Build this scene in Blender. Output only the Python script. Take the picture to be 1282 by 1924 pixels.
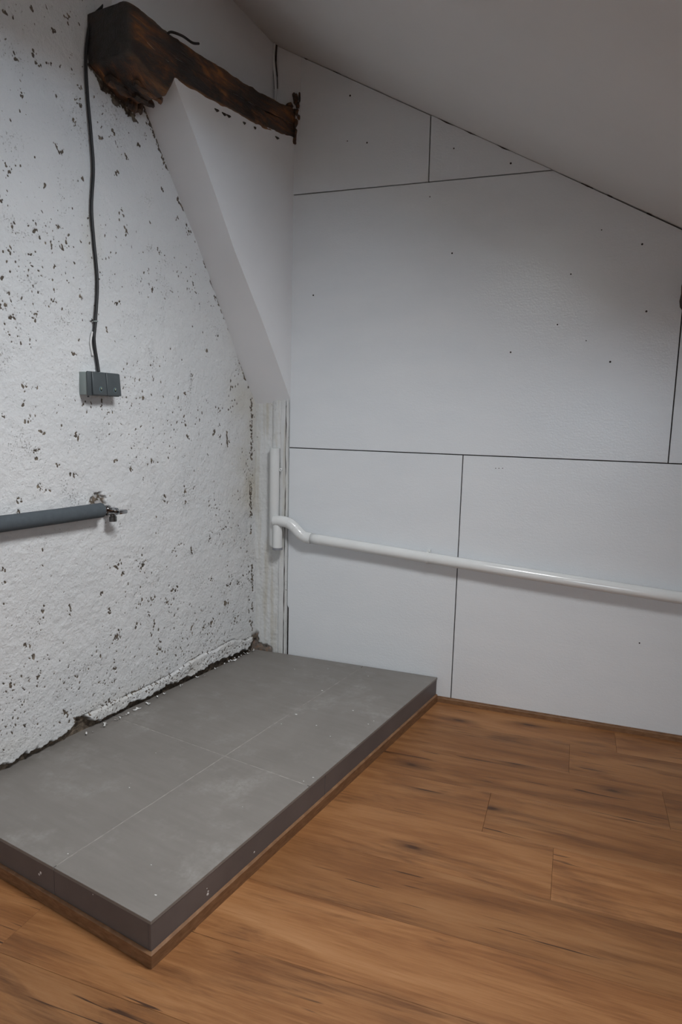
import bpy, bmesh, math, random
import numpy as np
from mathutils import Vector, Matrix

random.seed(7)
for o in list(bpy.data.objects):
    bpy.data.objects.remove(o)
scene = bpy.context.scene
COL = scene.collection

# ------------------------------------------------------------------ camera
cam_d = bpy.data.cameras.new('camera')
cam = bpy.data.objects.new('camera', cam_d)
COL.objects.link(cam)
cam_d.sensor_fit = 'VERTICAL'
cam_d.sensor_height = 36.0
cam_d.sensor_width = 24.0
cam_d.lens = 1240.74 / 1924.0 * 36.0
cam_d.clip_start = 0.02
pitch, yaw, roll = math.radians(-8.05), math.radians(-19.439), math.radians(1.4333)
fwd = Vector((math.sin(yaw) * math.cos(pitch), math.cos(yaw) * math.cos(pitch), math.sin(pitch)))
rgt = fwd.cross(Vector((0, 0, 1))).normalized()
upv = rgt.cross(fwd)
r2 = rgt * math.cos(roll) + upv * math.sin(roll)
u2 = -rgt * math.sin(roll) + upv * math.cos(roll)
M = Matrix((r2, u2, -fwd)).transposed().to_4x4()
M.translation = Vector((1.4223, -3.1873, 1.41))
cam.matrix_world = M
scene.camera = cam

# ------------------------------------------------------------------ world, daylight, exposure
world = bpy.data.worlds.new('world')
scene.world = world
world.use_nodes = True
wt = world.node_tree
bg = wt.nodes['Background']
# overcast sky: brightest overhead, a third of that at the skyline, dull ground below
wtc = wt.nodes.new('ShaderNodeTexCoord')
wsep = wt.nodes.new('ShaderNodeSeparateXYZ')
wmap = wt.nodes.new('ShaderNodeMapRange')
wmap.inputs['From Min'].default_value, wmap.inputs['From Max'].default_value = -1.0, 1.0
wramp = wt.nodes.new('ShaderNodeValToRGB')
for e, (p_, c_) in zip([wramp.color_ramp.elements[0], wramp.color_ramp.elements[1]] + [wramp.color_ramp.elements.new(.5) for _ in range(2)],
                       [(0.0, (0.035, 0.035, 0.033)), (1.0, (0.74, 0.875, 1.0)), (0.49, (0.06, 0.06, 0.058)), (0.51, (0.25, 0.295, 0.34))]):
    e.position = p_
    e.color = (*c_, 1)
wt.links.new(wtc.outputs['Generated'], wsep.inputs[0])
wt.links.new(wsep.outputs['Z'], wmap.inputs['Value'])
wt.links.new(wmap.outputs[0], wramp.inputs['Fac'])
wt.links.new(wramp.outputs['Color'], bg.inputs['Color'])
bg.inputs['Strength'].default_value = 77.0

def sky_portal(name, loc, direction, sx, sy):
    """window opening through which the sky lights the room"""
    d = bpy.data.lights.new(name, 'AREA')
    d.shape = 'RECTANGLE'
    d.size, d.size_y = sx, sy
    d.cycles.is_portal = True
    o = bpy.data.objects.new(name, d)
    COL.objects.link(o)
    o.location = loc
    o.rotation_euler = Vector(direction).to_track_quat('-Z', 'Y').to_euler()
    return o

CEIL_K, CEIL_B = -0.5236, 3.157          # ceiling: z = CEIL_B + CEIL_K * x
def ceil_z(x):
    return CEIL_B + CEIL_K * x
CN = Vector((CEIL_K, 0, -1)).normalized()   # into the room
SKY_D = 0.12                              # depth of the roof window reveal
SKY_X, SKY_Y = (1.00, 1.45), (-2.00, -1.42)   # roof window opening
scx, scy = sum(SKY_X) / 2, sum(SKY_Y) / 2
sky_portal('roof_window_daylight', Vector((scx, scy, ceil_z(scx))) - CN * SKY_D, CN, 0.58, 0.51)
sky_portal('rear_window_daylight', (1.93, -5.22, 1.68), (0, 1, 0), 0.60, 0.56)

vs = scene.view_settings
vs.view_transform = 'Standard'
vs.look = 'None'
vs.gamma = 1.0
vs.use_curve_mapping = False
vs.exposure = 0.0

# ------------------------------------------------------------------ helpers
def finish(o, kind=None, label=None, cat=None, group=None):
    if kind: o['kind'] = kind
    if label: o['label'] = label
    if cat: o['category'] = cat
    if group: o['group'] = group
    return o

def link_mesh(name, me, mat, parent=None, smooth=False):
    o = bpy.data.objects.new(name, me)
    COL.objects.link(o)
    if mat is not None and not me.materials:
        me.materials.append(mat)
    if smooth:
        me.polygons.foreach_set('use_smooth', [True] * len(me.polygons))
    if parent is not None:
        o.parent = parent
    return o

def obj_bm(name, bm, mat, parent=None, smooth=False):
    me = bpy.data.meshes.new(name)
    bmesh.ops.recalc_face_normals(bm, faces=bm.faces)
    bm.to_mesh(me)
    bm.free()
    return link_mesh(name, me, mat, parent, smooth)

def empty(name, loc=(0, 0, 0), rz=0.0):
    o = bpy.data.objects.new(name, None)
    COL.objects.link(o)
    o.location = loc
    o.rotation_euler = (0, 0, rz)
    o.empty_display_size = 0.1
    return o

def bm_box(bm, x0, x1, y0, y1, z0, z1, bevel=0.0, seg=2):
    vs_ = [bm.verts.new((x, y, z)) for x in (x0, x1) for y in (y0, y1) for z in (z0, z1)]
    idx = [(0, 1, 3, 2), (4, 6, 7, 5), (0, 4, 5, 1), (2, 3, 7, 6), (0, 2, 6, 4), (1, 5, 7, 3)]
    fs = [bm.faces.new([vs_[i] for i in f]) for f in idx]
    bmesh.ops.recalc_face_normals(bm, faces=fs)
    if bevel > 0:
        es = list({e for f in fs for e in f.edges})
        bmesh.ops.bevel(bm, geom=es, offset=bevel, segments=seg, profile=0.5, affect='EDGES')
    return bm

def bm_prism(bm, poly, y0, y1, bevel=0.0):
    """polygon in x,z extruded along y"""
    a = [bm.verts.new((x, y0, z)) for x, z in poly]
    b = [bm.verts.new((x, y1, z)) for x, z in poly]
    n = len(poly)
    fs = [bm.faces.new(a), bm.faces.new(b[::-1])]
    for i in range(n):
        fs.append(bm.faces.new((a[i], b[i], b[(i + 1) % n], a[(i + 1) % n])))
    bmesh.ops.recalc_face_normals(bm, faces=fs)
    if bevel > 0:
        es = [e for e in fs[0].edges]
        bmesh.ops.bevel(bm, geom=es, offset=bevel, segments=1, profile=0.5, affect='EDGES')
    return bm

def bm_tube(bm, pts, rad, seg=16, caps=True):
    """swept circle; rad a number or a list"""
    P = [Vector(p) for p in pts]
    n = len(P)
    R = rad if isinstance(rad, (list, tuple)) else [rad] * n
    prev = None
    rings = []
    for i in range(n):
        t = (P[min(i + 1, n - 1)] - P[max(i - 1, 0)]).normalized()
        if prev is None:
            ref = Vector((0, 0, 1)) if abs(t.z) < 0.9 else Vector((1, 0, 0))
            u = (ref - t * ref.dot(t)).normalized()
        else:
            u = (prev - t * prev.dot(t)).normalized()
        prev = u
        v = t.cross(u)
        rings.append([bm.verts.new(P[i] + (u * math.cos(2 * math.pi * k / seg) + v * math.sin(2 * math.pi * k / seg)) * R[i]) for k in range(seg)])
    for i in range(n - 1):
        for k in range(seg):
            bm.faces.new((rings[i][k], rings[i][(k + 1) % seg], rings[i + 1][(k + 1) % seg], rings[i + 1][k]))
    if caps:
        bm.faces.new(rings[0][::-1])
        bm.faces.new(rings[-1])
    return bm

def smooth_path(pts, n=8):
    """Catmull-Rom through the points"""
    P = [Vector(p) for p in pts]
    out = []
    for i in range(len(P) - 1):
        p0, p1, p2, p3 = P[max(i - 1, 0)], P[i], P[i + 1], P[min(i + 2, len(P) - 1)]
        for k in range(n):
            t = k / n
            out.append(0.5 * ((2 * p1) + (p2 - p0) * t + (2 * p0 - 5 * p1 + 4 * p2 - p3) * t * t + (3 * p1 - p0 - 3 * p2 + p3) * t ** 3))
    out.append(P[-1])
    return out

def auto_smooth(o, ang=35):
    me = o.data
    me.polygons.foreach_set('use_smooth', [True] * len(me.polygons))
    me.set_sharp_from_angle(angle=math.radians(ang))
    return o

_TAB = {}
def vnoise(x, y, seed=0):
    """smooth value noise in [-1,1], arrays in cell units"""
    if seed not in _TAB:
        _TAB[seed] = np.random.RandomState(seed).rand(256, 256) * 2 - 1
    T = _TAB[seed]
    xi, yi = np.floor(x).astype(int), np.floor(y).astype(int)
    fx, fy = x - xi, y - yi
    fx = fx * fx * fx * (fx * (fx * 6 - 15) + 10)
    fy = fy * fy * fy * (fy * (fy * 6 - 15) + 10)
    a = T[xi % 256, yi % 256]; b = T[(xi + 1) % 256, yi % 256]
    c = T[xi % 256, (yi + 1) % 256]; d = T[(xi + 1) % 256, (yi + 1) % 256]
    return (a * (1 - fx) + b * fx) * (1 - fy) + (c * (1 - fx) + d * fx) * fy

def fbm(x, y, scale, octv=4, seed=0, gain=0.5):
    out, amp, tot = 0, 1.0, 0
    for k in range(octv):
        out = out + amp * vnoise(x * scale * 2 ** k + 13.7 * k, y * scale * 2 ** k + 5.1 * k, seed + k)
        tot += amp
        amp *= gain
    return out / tot

def sstep(e0, e1, x):
    t = np.clip((x - e0) / (e1 - e0), 0, 1)
    return t * t * (3 - 2 * t)

def grid_mesh(name, P, mat, attrs=None, parent=None):
    """P: (nu, nv, 3) numpy grid"""
    nu, nv = P.shape[:2]
    me = bpy.data.meshes.new(name)
    co = P.reshape(-1, 3).astype(np.float32)
    i = np.arange(nu * nv).reshape(nu, nv)
    q = np.stack([i[:-1, :-1], i[1:, :-1], i[1:, 1:], i[:-1, 1:]], -1).reshape(-1, 4).astype(np.int32)
    me.vertices.add(len(co)); me.vertices.foreach_set('co', co.ravel())
    me.loops.add(q.size); me.loops.foreach_set('vertex_index', q.ravel())
    me.polygons.add(len(q))
    me.polygons.foreach_set('loop_start', np.arange(0, q.size, 4, dtype=np.int32))
    me.polygons.foreach_set('loop_total', np.full(len(q), 4, dtype=np.int32))
    me.polygons.foreach_set('use_smooth', np.ones(len(q), dtype=bool))
    me.update(calc_edges=True)
    for k, v in (attrs or {}).items():
        at = me.attributes.new(k, 'FLOAT', 'POINT')
        at.data.foreach_set('value', v.ravel().astype(np.float32))
    return link_mesh(name, me, mat, parent)

# ------------------------------------------------------------------ materials
class NT:
    def __init__(self, name):
        self.m = bpy.data.materials.new(name)
        self.m.use_nodes = True
        self.t = self.m.node_tree
        self.b = self.t.nodes['Principled BSDF']
        self._tc = None
    def n(self, typ, **kw):
        nd = self.t.nodes.new(typ)
        for k, v in kw.items():
            setattr(nd, k, v)
        return nd
    def l(self, a, b):
        self.t.links.new(a, b)
    def coord(self, scale=(1, 1, 1), loc=(0, 0, 0), rot=(0, 0, 0)):
        if self._tc is None:
            self._tc = self.n('ShaderNodeTexCoord').outputs['Object']
        mp = self.n('ShaderNodeMapping')
        mp.inputs['Scale'].default_value = scale
        mp.inputs['Location'].default_value = loc
        mp.inputs['Rotation'].default_value = rot
        self.l(self._tc, mp.inputs['Vector'])
        return mp.outputs[0]
    def noise(self, vec, scale, detail=4, rough=0.55, dist=0.0):
        nd = self.n('ShaderNodeTexNoise')
        nd.inputs['Scale'].default_value = scale
        nd.inputs['Detail'].default_value = detail
        nd.inputs['Roughness'].default_value = rough
        nd.inputs['Distortion'].default_value = dist
        self.l(vec, nd.inputs['Vector'])
        return nd.outputs['Fac']
    def voronoi(self, vec, scale, rnd=1.0, dim='3D'):
        nd = self.n('ShaderNodeTexVoronoi', voronoi_dimensions=dim)
        nd.inputs['Scale'].default_value = scale
        nd.inputs['Randomness'].default_value = rnd
        self.l(vec, nd.inputs['Vector'])
        return nd.outputs['Distance']
    def ramp(self, fac, stops, interp='LINEAR'):
        nd = self.n('ShaderNodeValToRGB')
        r = nd.color_ramp
        r.interpolation = interp
        while len(r.elements) < len(stops):
            r.elements.new(0.5)
        for e, (p, c) in zip(r.elements, stops):
            e.position = p
            e.color = (c, c, c, 1) if isinstance(c, (int, float)) else (*c, 1)
        self.l(fac, nd.inputs['Fac'])
        return nd.outputs['Color']
    def math(self, op, a, b=None, clamp=False):
        nd = self.n('ShaderNodeMath', operation=op)
        nd.use_clamp = clamp
        for k, v in ((0, a), (1, b)):
            if v is None: continue
            if isinstance(v, (int, float)): nd.inputs[k].default_value = v
            else: self.l(v, nd.inputs[k])
        return nd.outputs[0]
    def mix(self, fac, a, b, blend='MIX'):
        nd = self.n('ShaderNodeMix', data_type='RGBA', blend_type=blend)
        for s, v in ((0, fac), (6, a), (7, b)):
            if isinstance(v, (int, float)): nd.inputs[s].default_value = v
            elif isinstance(v, tuple): nd.inputs[s].default_value = (*v, 1)
            else: self.l(v, nd.inputs[s])
        return nd.outputs[2]
    def attr(self, name):
        nd = self.n('ShaderNodeAttribute', attribute_name=name)
        return nd.outputs['Fac']
    def bump(self, h, strength=0.3, dist=0.01):
        nd = self.n('ShaderNodeBump')
        nd.inputs['Strength'].default_value = strength
        nd.inputs['Distance'].default_value = dist
        self.l(h, nd.inputs['Height'])
        self.l(nd.outputs[0], self.b.inputs['Normal'])
    def color(self, c):
        if isinstance(c, tuple): self.b.inputs['Base Color'].default_value = (*c, 1)
        else: self.l(c, self.b.inputs['Base Color'])
    def rough(self, r):
        if isinstance(r, (int, float)): self.b.inputs['Roughness'].default_value = r
        else: self.l(r, self.b.inputs['Roughness'])

def simple_mat(name, col, rough=0.5, metal=0.0, var=0.06, scale=30, bump=0.0, spec=0.5):
    t = NT(name)
    n = t.noise(t.coord(), scale, 4)
    lo = tuple(c * (1 - var) for c in col)
    hi = tuple(min(1, c * (1 + var)) for c in col)
    t.color(t.ramp(n, [(0.3, lo), (0.7, hi)]))
    t.rough(rough)
    t.b.inputs['Metallic'].default_value = metal
    t.b.inputs['Specular IOR Level'].default_value = spec
    if bump: t.bump(n, bump, 0.004)
    return t.m

def mat_plaster():
    t = NT('whitewashed_plaster')
    c = t.coord()
    big = t.noise(c, 3.0, 4)
    white = t.ramp(big, [(0.3, (0.62, 0.635, 0.645)), (0.7, (0.675, 0.685, 0.69))])
    # grime: old damp, beige
    st = t.attr('stain')
    white = t.mix(t.math('MULTIPLY', st, 0.75), white, (0.50, 0.46, 0.37))
    # fine specks where the wash missed the surface
    f1 = t.noise(c, 150, 3, 0.6)
    clus = t.noise(c, 7.0, 3, 0.6, 0.4)
    thr = t.math('SUBTRACT', f1, t.math('MULTIPLY', t.math('SUBTRACT', 0.62, clus), 0.55))
    spk = t.ramp(thr, [(0.615, 0.0), (0.665, 1.0)])
    pn = t.noise(c, 60, 3)
    pit_col = t.ramp(pn, [(0.3, (0.055, 0.045, 0.036)), (0.55, (0.13, 0.108, 0.085)), (0.75, (0.27, 0.22, 0.16))])
    raw_col = t.ramp(t.noise(c, 38, 5, 0.65), [(0.3, (0.03, 0.024, 0.02)), (0.55, (0.15, 0.12, 0.09)), (0.75, (0.30, 0.23, 0.17))])
    pit = t.attr('pit')
    col = t.mix(t.math('MULTIPLY', spk, 0.5), white, (0.22, 0.20, 0.17))
    col = t.mix(t.ramp(t.math('ADD', pit, t.math('MULTIPLY', t.math('SUBTRACT', f1, 0.5), 0.5)), [(0.36, 0.0), (0.56, 1.0)]), col, pit_col)
    col = t.mix(t.attr('raw'), col, raw_col)
    t.color(col)
    t.rough(0.8)
    t.b.inputs['Specular IOR Level'].default_value = 0.3
    h = t.math('ADD', t.math('MULTIPLY', t.noise(c, 90, 4, 0.6), 0.6), t.math('MULTIPLY', t.noise(c, 28, 4), 1.2))
    h = t.math('SUBTRACT', h, t.math('MULTIPLY', spk, 0.3))
    t.bump(h, 0.8, 0.008)
    return t.m

def mat_board():
    t = NT('white_painted_board')
    c = t.coord()
    streak = t.noise(t.coord((1.2, 1, 3.5)), 2.2, 4, 0.6)
    col = t.ramp(streak, [(0.3, (0.705, 0.735, 0.76)), (0.7, (0.74, 0.765, 0.785))])
    t.color(col)
    t.rough(0.27)
    t.b.inputs['Specular IOR Level'].default_value = 0.5
    h = t.math('ADD', t.noise(c, 130, 3, 0.6), t.math('MULTIPLY', t.noise(t.coord((1, 1, 2)), 45, 3), 0.8))
    t.bump(h, 0.24, 0.0028)
    return t.m

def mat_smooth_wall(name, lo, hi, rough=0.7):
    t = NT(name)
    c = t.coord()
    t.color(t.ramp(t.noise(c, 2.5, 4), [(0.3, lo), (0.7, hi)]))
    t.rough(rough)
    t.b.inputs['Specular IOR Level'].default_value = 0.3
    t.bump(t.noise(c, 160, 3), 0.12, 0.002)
    return t.m

def mat_corner():
    t = NT('stained_limewash')
    c = t.coord()
    col = t.ramp(t.noise(c, 6, 4), [(0.3, (0.60, 0.61, 0.60)), (0.7, (0.68, 0.69, 0.69))])
    drip = t.noise(t.coord((14, 14, 0.9)), 2.0, 4, 0.6, 0.3)
    col = t.mix(t.ramp(drip, [(0.5, 0.0), (0.72, 0.7)]), col, (0.47, 0.43, 0.34))
    sp = t.noise(c, 75, 3, 0.65)
    col = t.mix(t.ramp(sp, [(0.67, 0.0), (0.74, 0.85)]), col, (0.14, 0.12, 0.10))
    raw_col = t.ramp(t.noise(c, 45, 5, 0.65), [(0.3, (0.05, 0.04, 0.035)), (0.5, (0.24, 0.20, 0.17)), (0.72, (0.40, 0.19, 0.10))])
    col = t.mix(t.attr('raw'), col, raw_col)
    t.color(col)
    t.rough(0.75)
    t.bump(t.math('ADD', t.noise(c, 70, 4), t.noise(c, 20, 3)), 0.4, 0.005)
    return t.m

def mat_beam():
    t = NT('rotten_timber')
    g = t.coord((9, 1.1, 9))
    gr = t.noise(g, 3.2, 6, 0.65, 0.6)
    col = t.ramp(gr, [(0.28, (0.012, 0.008, 0.006)), (0.45, (0.045, 0.026, 0.016)), (0.56, (0.13, 0.055, 0.022)), (0.70, (0.28, 0.115, 0.034))])
    blot = t.ramp(t.noise(t.coord((1, .5, 1)), 9, 5, 0.65, 0.5), [(0.44, 0.0), (0.58, 0.92)])
    col = t.mix(blot, col, (0.016, 0.012, 0.010))
    wear = t.attr('wear')
    wcol = t.ramp(t.noise(t.coord((6, 1.5, 6)), 7, 4), [(0.35, (0.16, 0.070, 0.024)), (0.65, (0.46, 0.22, 0.075))])
    col = t.mix(wear, col, wcol)
    col = t.mix(t.attr('cut'), col, t.ramp(t.noise(t.coord(), 14, 5, .6), [(0.3, (0.016, 0.016, 0.015)), (0.75, (0.050, 0.048, 0.043))]))
    t.color(col)
    t.rough(t.ramp(gr, [(0.3, 0.5), (0.7, 0.75)]))
    fine = t.noise(t.coord((60, 3, 60)), 2.5, 4, 0.6)
    t.bump(t.math('ADD', gr, t.math('MULTIPLY', fine, 0.6)), 0.7, 0.012)
    return t.m

def mat_laminate(name='oak_laminate', sat=1.0, trim=False):
    t = NT(name)
    info = t.n('ShaderNodeObjectInfo')
    tc = t.n('ShaderNodeTexCoord')
    add = t.n('ShaderNodeVectorMath', operation='MULTIPLY_ADD')
    rv = t.n('ShaderNodeCombineXYZ')
    t.l(info.outputs['Random'], rv.inputs[0]); t.l(info.outputs['Random'], rv.inputs[1])
    t.l(info.outputs['Random'], rv.inputs[2])
    t.l(rv.outputs[0], add.inputs[0])
    add.inputs[1].default_value = (37.0, 91.0, 53.0)
    t.l(tc.outputs['Object'], add.inputs[2])
    t._tc = add.outputs[0]
    # slow figure drawn out along the plank (x), fine pores on top
    fig = t.noise(t.coord((0.6, 3.6, 3.6)), 1.9, 4, 0.55, 1.6)
    gra = t.noise(t.coord((3.0, 70.0, 70.0)), 1.6, 5, 0.65, 0.5)
    fine = t.noise(t.coord((9.0, 260.0, 260.0)), 1.5, 3, 0.6)
    f = t.math('ADD', t.math('MULTIPLY', fig, 0.56), t.math('ADD', t.math('MULTIPLY', gra, 0.29), t.math('MULTIPLY', fine, 0.15)))
    col = t.ramp(f, [(0.34, (0.165, 0.066, 0.022)), (0.45, (0.235, 0.100, 0.035)), (0.54, (0.300, 0.138, 0.052)), (0.68, (0.365, 0.185, 0.080))])
    # smoky brown clouds, long and sparse
    cl = t.ramp(t.noise(t.coord((0.85, 4.6, 4.6)), 1.7, 5, 0.6, 1.2), [(0.51, 0.0), (0.61, 0.5), (0.74, 0.85)])
    clg = t.math('MULTIPLY', cl, t.ramp(gra, [(0.35, 1.0), (0.62, 0.45)]))
    col = t.mix(clg, col, (0.085, 0.033, 0.013))
    # knots with dark cores
    kn = t.voronoi(t.coord((1.0, 3.2, 1.0)), 1.7, dim='2D')
    kd = t.math('ADD', kn, t.math('MULTIPLY', t.math('SUBTRACT', gra, 0.5), 0.12))
    kmask = t.ramp(t.noise(t.coord((1.0, 3.0, 1.0), loc=(5, 3, 0)), 1.1, 2), [(0.50, 0.0), (0.58, 1.0)])
    col = t.mix(t.math('MULTIPLY', t.ramp(kd, [(0.025, 0.9), (0.06, 0.5), (0.20, 0.0)]), kmask), col, (0.040, 0.016, 0.008))
    # drawn-out drying cracks
    cr = t.noise(t.coord((1.6, 48.0, 48.0)), 1.3, 3, 0.5, 1.0)
    crm = t.math('MULTIPLY', t.ramp(cr, [(0.63, 0.0), (0.67, 1.0)]), t.ramp(t.noise(t.coord((1, 5, 5)), 2.2, 2), [(0.50, 0.0), (0.58, 0.9)]))
    col = t.mix(crm, col, (0.040, 0.017, 0.009))
    # plank to plank tone
    tone = t.ramp(info.outputs['Random'], [(0.0, (0.80, 0.79, 0.77)), (1.0, (1.12, 1.12, 1.13))])
    col = t.mix(1.0, col, tone, 'MULTIPLY')
    t.color(col)
    t.rough(t.ramp(gra, [(0.3, 0.42), (0.7, 0.55)]))
    t.b.inputs['Specular IOR Level'].default_value = 0.35
    t.bump(t.math('ADD', gra, t.math('MULTIPLY', fine, 0.7)), 0.25, 0.0015)
    return t.m

def mat_tile():
    t = NT('grey_stone_tile')
    info = t.n('ShaderNodeObjectInfo')
    c = t.coord()
    cloud = t.noise(c, 2.6, 5, 0.6, 0.3)
    brush = t.noise(t.coord((1.5, 14, 6), rot=(0, 0, 0.9)), 3.0, 4, 0.6)
    f = t.math('ADD', t.math('MULTIPLY', cloud, 0.6), t.math('MULTIPLY', brush, 0.4))
    col = t.ramp(f, [(0.3, (0.185, 0.172, 0.158)), (0.7, (0.235, 0.220, 0.204))])
    # plaster dust
    d = t.math('MULTIPLY', t.ramp(t.noise(c, 4.5, 5, 0.65), [(0.53, 0.0), (0.75, 0.6)]), t.ramp(t.noise(c, 40, 4, 0.7), [(0.4, 0.2), (0.7, 1.0)]))
    col = t.mix(d, col, (0.42, 0.41, 0.39))
    sp = t.ramp(t.voronoi(c, 26), [(0.022, 1.0), (0.04, 0.0)])
    keep = t.ramp(t.noise(c, 11, 2), [(0.56, 0.0), (0.62, 0.8)])
    col = t.mix(t.math('MULTIPLY', sp, keep), col, (0.62, 0.61, 0.60))
    t.color(col)
    t.rough(t.ramp(t.noise(c, 8, 4), [(0.3, 0.42), (0.7, 0.55)]))
    t.b.inputs['Specular IOR Level'].default_value = 0.4
    t.bump(t.noise(c, 120, 3), 0.08, 0.002)
    return t.m

PLASTER = mat_plaster()
BOARD = mat_board()
CORNER = mat_corner()
DRYWALL = mat_smooth_wall('white_drywall', (0.75, 0.76, 0.775), (0.79, 0.80, 0.815))
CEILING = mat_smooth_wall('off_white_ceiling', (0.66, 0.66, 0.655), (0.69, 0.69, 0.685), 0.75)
DARKGAP = simple_mat('dark_gap', (0.040, 0.030, 0.024), 0.9, var=0.4, scale=60)
BEAM = mat_beam()
LAM = mat_laminate()
def mat_trim():
    t = NT('oak_trim')
    g = t.noise(t.coord((14, 14, 60)), 2.0, 4, 0.6, 0.3)
    t.color(t.ramp(g, [(0.3, (0.150, 0.073, 0.034)), (0.55, (0.215, 0.112, 0.055)), (0.75, (0.265, 0.148, 0.078))]))
    t.rough(0.5)
    t.b.inputs['Specular IOR Level'].default_value = 0.3
    t.bump(g, 0.15, 0.0015)
    return t.m
TRIM = mat_trim()
TILE = mat_tile()
TILE_EDGE = simple_mat('shaded_tile_edge', (0.125, 0.108, 0.104), 0.5, var=0.10, scale=7, spec=0.4)  # platform sides: a darker tile colour, part of their shade painted in
GROUT = simple_mat('pale_grout', (0.29, 0.275, 0.252), 0.9, var=0.25, scale=40)
PVC = simple_mat('white_pvc', (0.74, 0.755, 0.75), 0.16, var=0.02, scale=12)
PVC_GREY = simple_mat('grey_rubber', (0.22, 0.23, 0.25), 0.6)
FOAM = simple_mat('grey_foam', (0.078, 0.092, 0.104), 0.85, var=0.08, scale=50, bump=0.2, spec=0.2)
CABLE = simple_mat('black_rubber', (0.011, 0.011, 0.012), 0.5, var=0.1)
BOX_LIGHT = simple_mat('pale_grey_plastic', (0.27, 0.315, 0.305), 0.45, var=0.04)
BOX_DARK = simple_mat('slate_grey_plastic', (0.066, 0.078, 0.084), 0.42, var=0.05)
EMB_RIM = simple_mat('pale_blue_print', (0.20, 0.32, 0.36), 0.5)
EMB_IN = simple_mat('dark_print', (0.012, 0.013, 0.010), 0.4)
EMB_DROP = simple_mat('pale_green_print', (0.42, 0.46, 0.34), 0.4)
CHROME = simple_mat('chrome', (0.40, 0.41, 0.42), 0.16, 1.0, var=0.03)
CHROME_DULL = simple_mat('worn_chrome', (0.17, 0.17, 0.165), 0.35, 1.0, var=0.3, scale=120)
COPPER = simple_mat('brown_copper', (0.16, 0.065, 0.03), 0.5, 0.6, var=0.3, scale=80)
FLAKE = simple_mat('white_paint', (0.70, 0.70, 0.69), 0.7)
IRON = simple_mat('dark_iron', (0.018, 0.014, 0.012), 0.7, 0.3, var=0.3)
WHITE_FRAME = simple_mat('white_frame', (0.72, 0.72, 0.71), 0.4, var=0.02)
def mat_pane():
    t = NT('window_glass')
    out = t.t.nodes['Material Output']
    tr = t.n('ShaderNodeBsdfTransparent'); gl = t.n('ShaderNodeBsdfGlossy'); mx = t.n('ShaderNodeMixShader')
    gl.inputs['Roughness'].default_value = 0.02
    mx.inputs[0].default_value = 0.06
    t.l(tr.outputs[0], mx.inputs[1]); t.l(gl.outputs[0], mx.inputs[2]); t.l(mx.outputs[0], out.inputs['Surface'])
    return t.m
GLASS = mat_pane()

# ------------------------------------------------------------------ the setting
# left wall frame: s runs along the wall from the corner towards the viewer, o is the distance out of it
LA = Vector((-0.1987, 0.0, 0.0))
LD = Vector((-0.1485, -0.9889, 0.0))
LN = Vector((0.9889, -0.1485, 0.0))
LROT = math.atan2(0.9889, 0.1485)        # local x = -s, local y = -o
def LP(s, o, z):
    return LA + LD * s + LN * o + Vector((0, 0, z))
PLAT_H = 0.1266
REAR_Y, RIGHT_X = -5.1, 3.5

# floor: sub-floor slab and laminate planks
bm = bmesh.new()
bm_box(bm, -1.25, RIGHT_X + .1, REAR_Y - .1, 0.1, -0.10, -0.0095)
floor = finish(obj_bm('floor', bm, DARKGAP), 'structure', 'oak coloured laminate floor of wide planks')
rows = [0.0, -0.228, -0.490, -0.756, -1.015, -1.276, -1.523, -1.768, -2.012, -2.262, -2.512, -2.762, -3.012, -3.262, -3.512, -3.762, -4.012, -4.262, -4.512, -4.762, -5.012, -5.10]
first = {1: 1.485, 2: 1.83, 3: 1.205, 4: 1.443, 5: 0.42, 6: 1.90, 7: 1.45, 8: 1.30}
PL = 1.38
for r in range(len(rows) - 1):
    ya, yb = rows[r + 1], rows[r]
    j = first.get(r, 0.3 + (r * 0.53) % 1.3)
    xs = [j + PL * k for k in range(-3, 4)]
    edges = [-1.2] + [x for x in xs if -1.1 < x < RIGHT_X - 0.05] + [RIGHT_X]
    for x0, x1 in zip(edges[:-1], edges[1:]):
        w, d = (x1 - x0) / 2, (yb - ya) / 2
        bm = bmesh.new()
        bm_box(bm, -w + .0003, w - .0003, -d + .0003, d - .0003, -0.009, 0.0, 0.0006, 1)
        o = obj_bm('plank', bm, LAM, floor)
        o.location = ((x0 + x1) / 2, (ya + yb) / 2, 0)

# board wall: dark battens behind, painted boards in front with open joints
bm = bmesh.new()
xr = RIGHT_X + .1
bm_prism(bm, [(-0.45, -.1), (xr, -.1), (xr, ceil_z(xr) + .1), (-0.45, ceil_z(-.45) + .1)], 0.022, 0.12)
wall_back = finish(obj_bm('wall_back', bm, DARKGAP), 'structure', 'wall of large white painted boards with dark open joints')
ZM, ZT, X1, X2, X3, G = 1.2521, 2.5067, 0.6855, 0.9107, 1.8094, 0.0024
def cz(x): return ceil_z(x) - 0.003
xt = (CEIL_B - 0.003 - ZT) / -CEIL_K
boards = [
    [(0.001, ZT + G), (X1 - G + .002, ZT + G), (X1 - G, cz(X1)), (0.034, cz(0.034)), (0.034, 2.80), (0.001, 2.735)],
    [(X1 + G + .002, ZT + G), (xt - .002, ZT + G), (X1 + G, cz(X1))],
    [(0.001, ZM + G), (X3 - G - .008, ZM + G), (X3 - G - .008, cz(X3)), (xt + .004, ZT - G), (0.001, ZT - G)],
    [(X3 + G - .008, ZM + G), (RIGHT_X, ZM + G), (RIGHT_X, cz(RIGHT_X)), (X3 + G - .008, cz(X3))],
    [(0.0105, 0.0), (X2 - G, 0.0), (X2 - G, ZM - G), (0.001, ZM - G), (0.002, 0.40), (0.0095, 0.385)],
    [(X2 + G, 0.0), (3.40, 0.0), (3.40, ZM - G), (X2 + G, ZM - G)],
    [(3.405, 0.0), (RIGHT_X, 0.0), (RIGHT_X, ZM - G), (3.405, ZM - G)],
]
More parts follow.
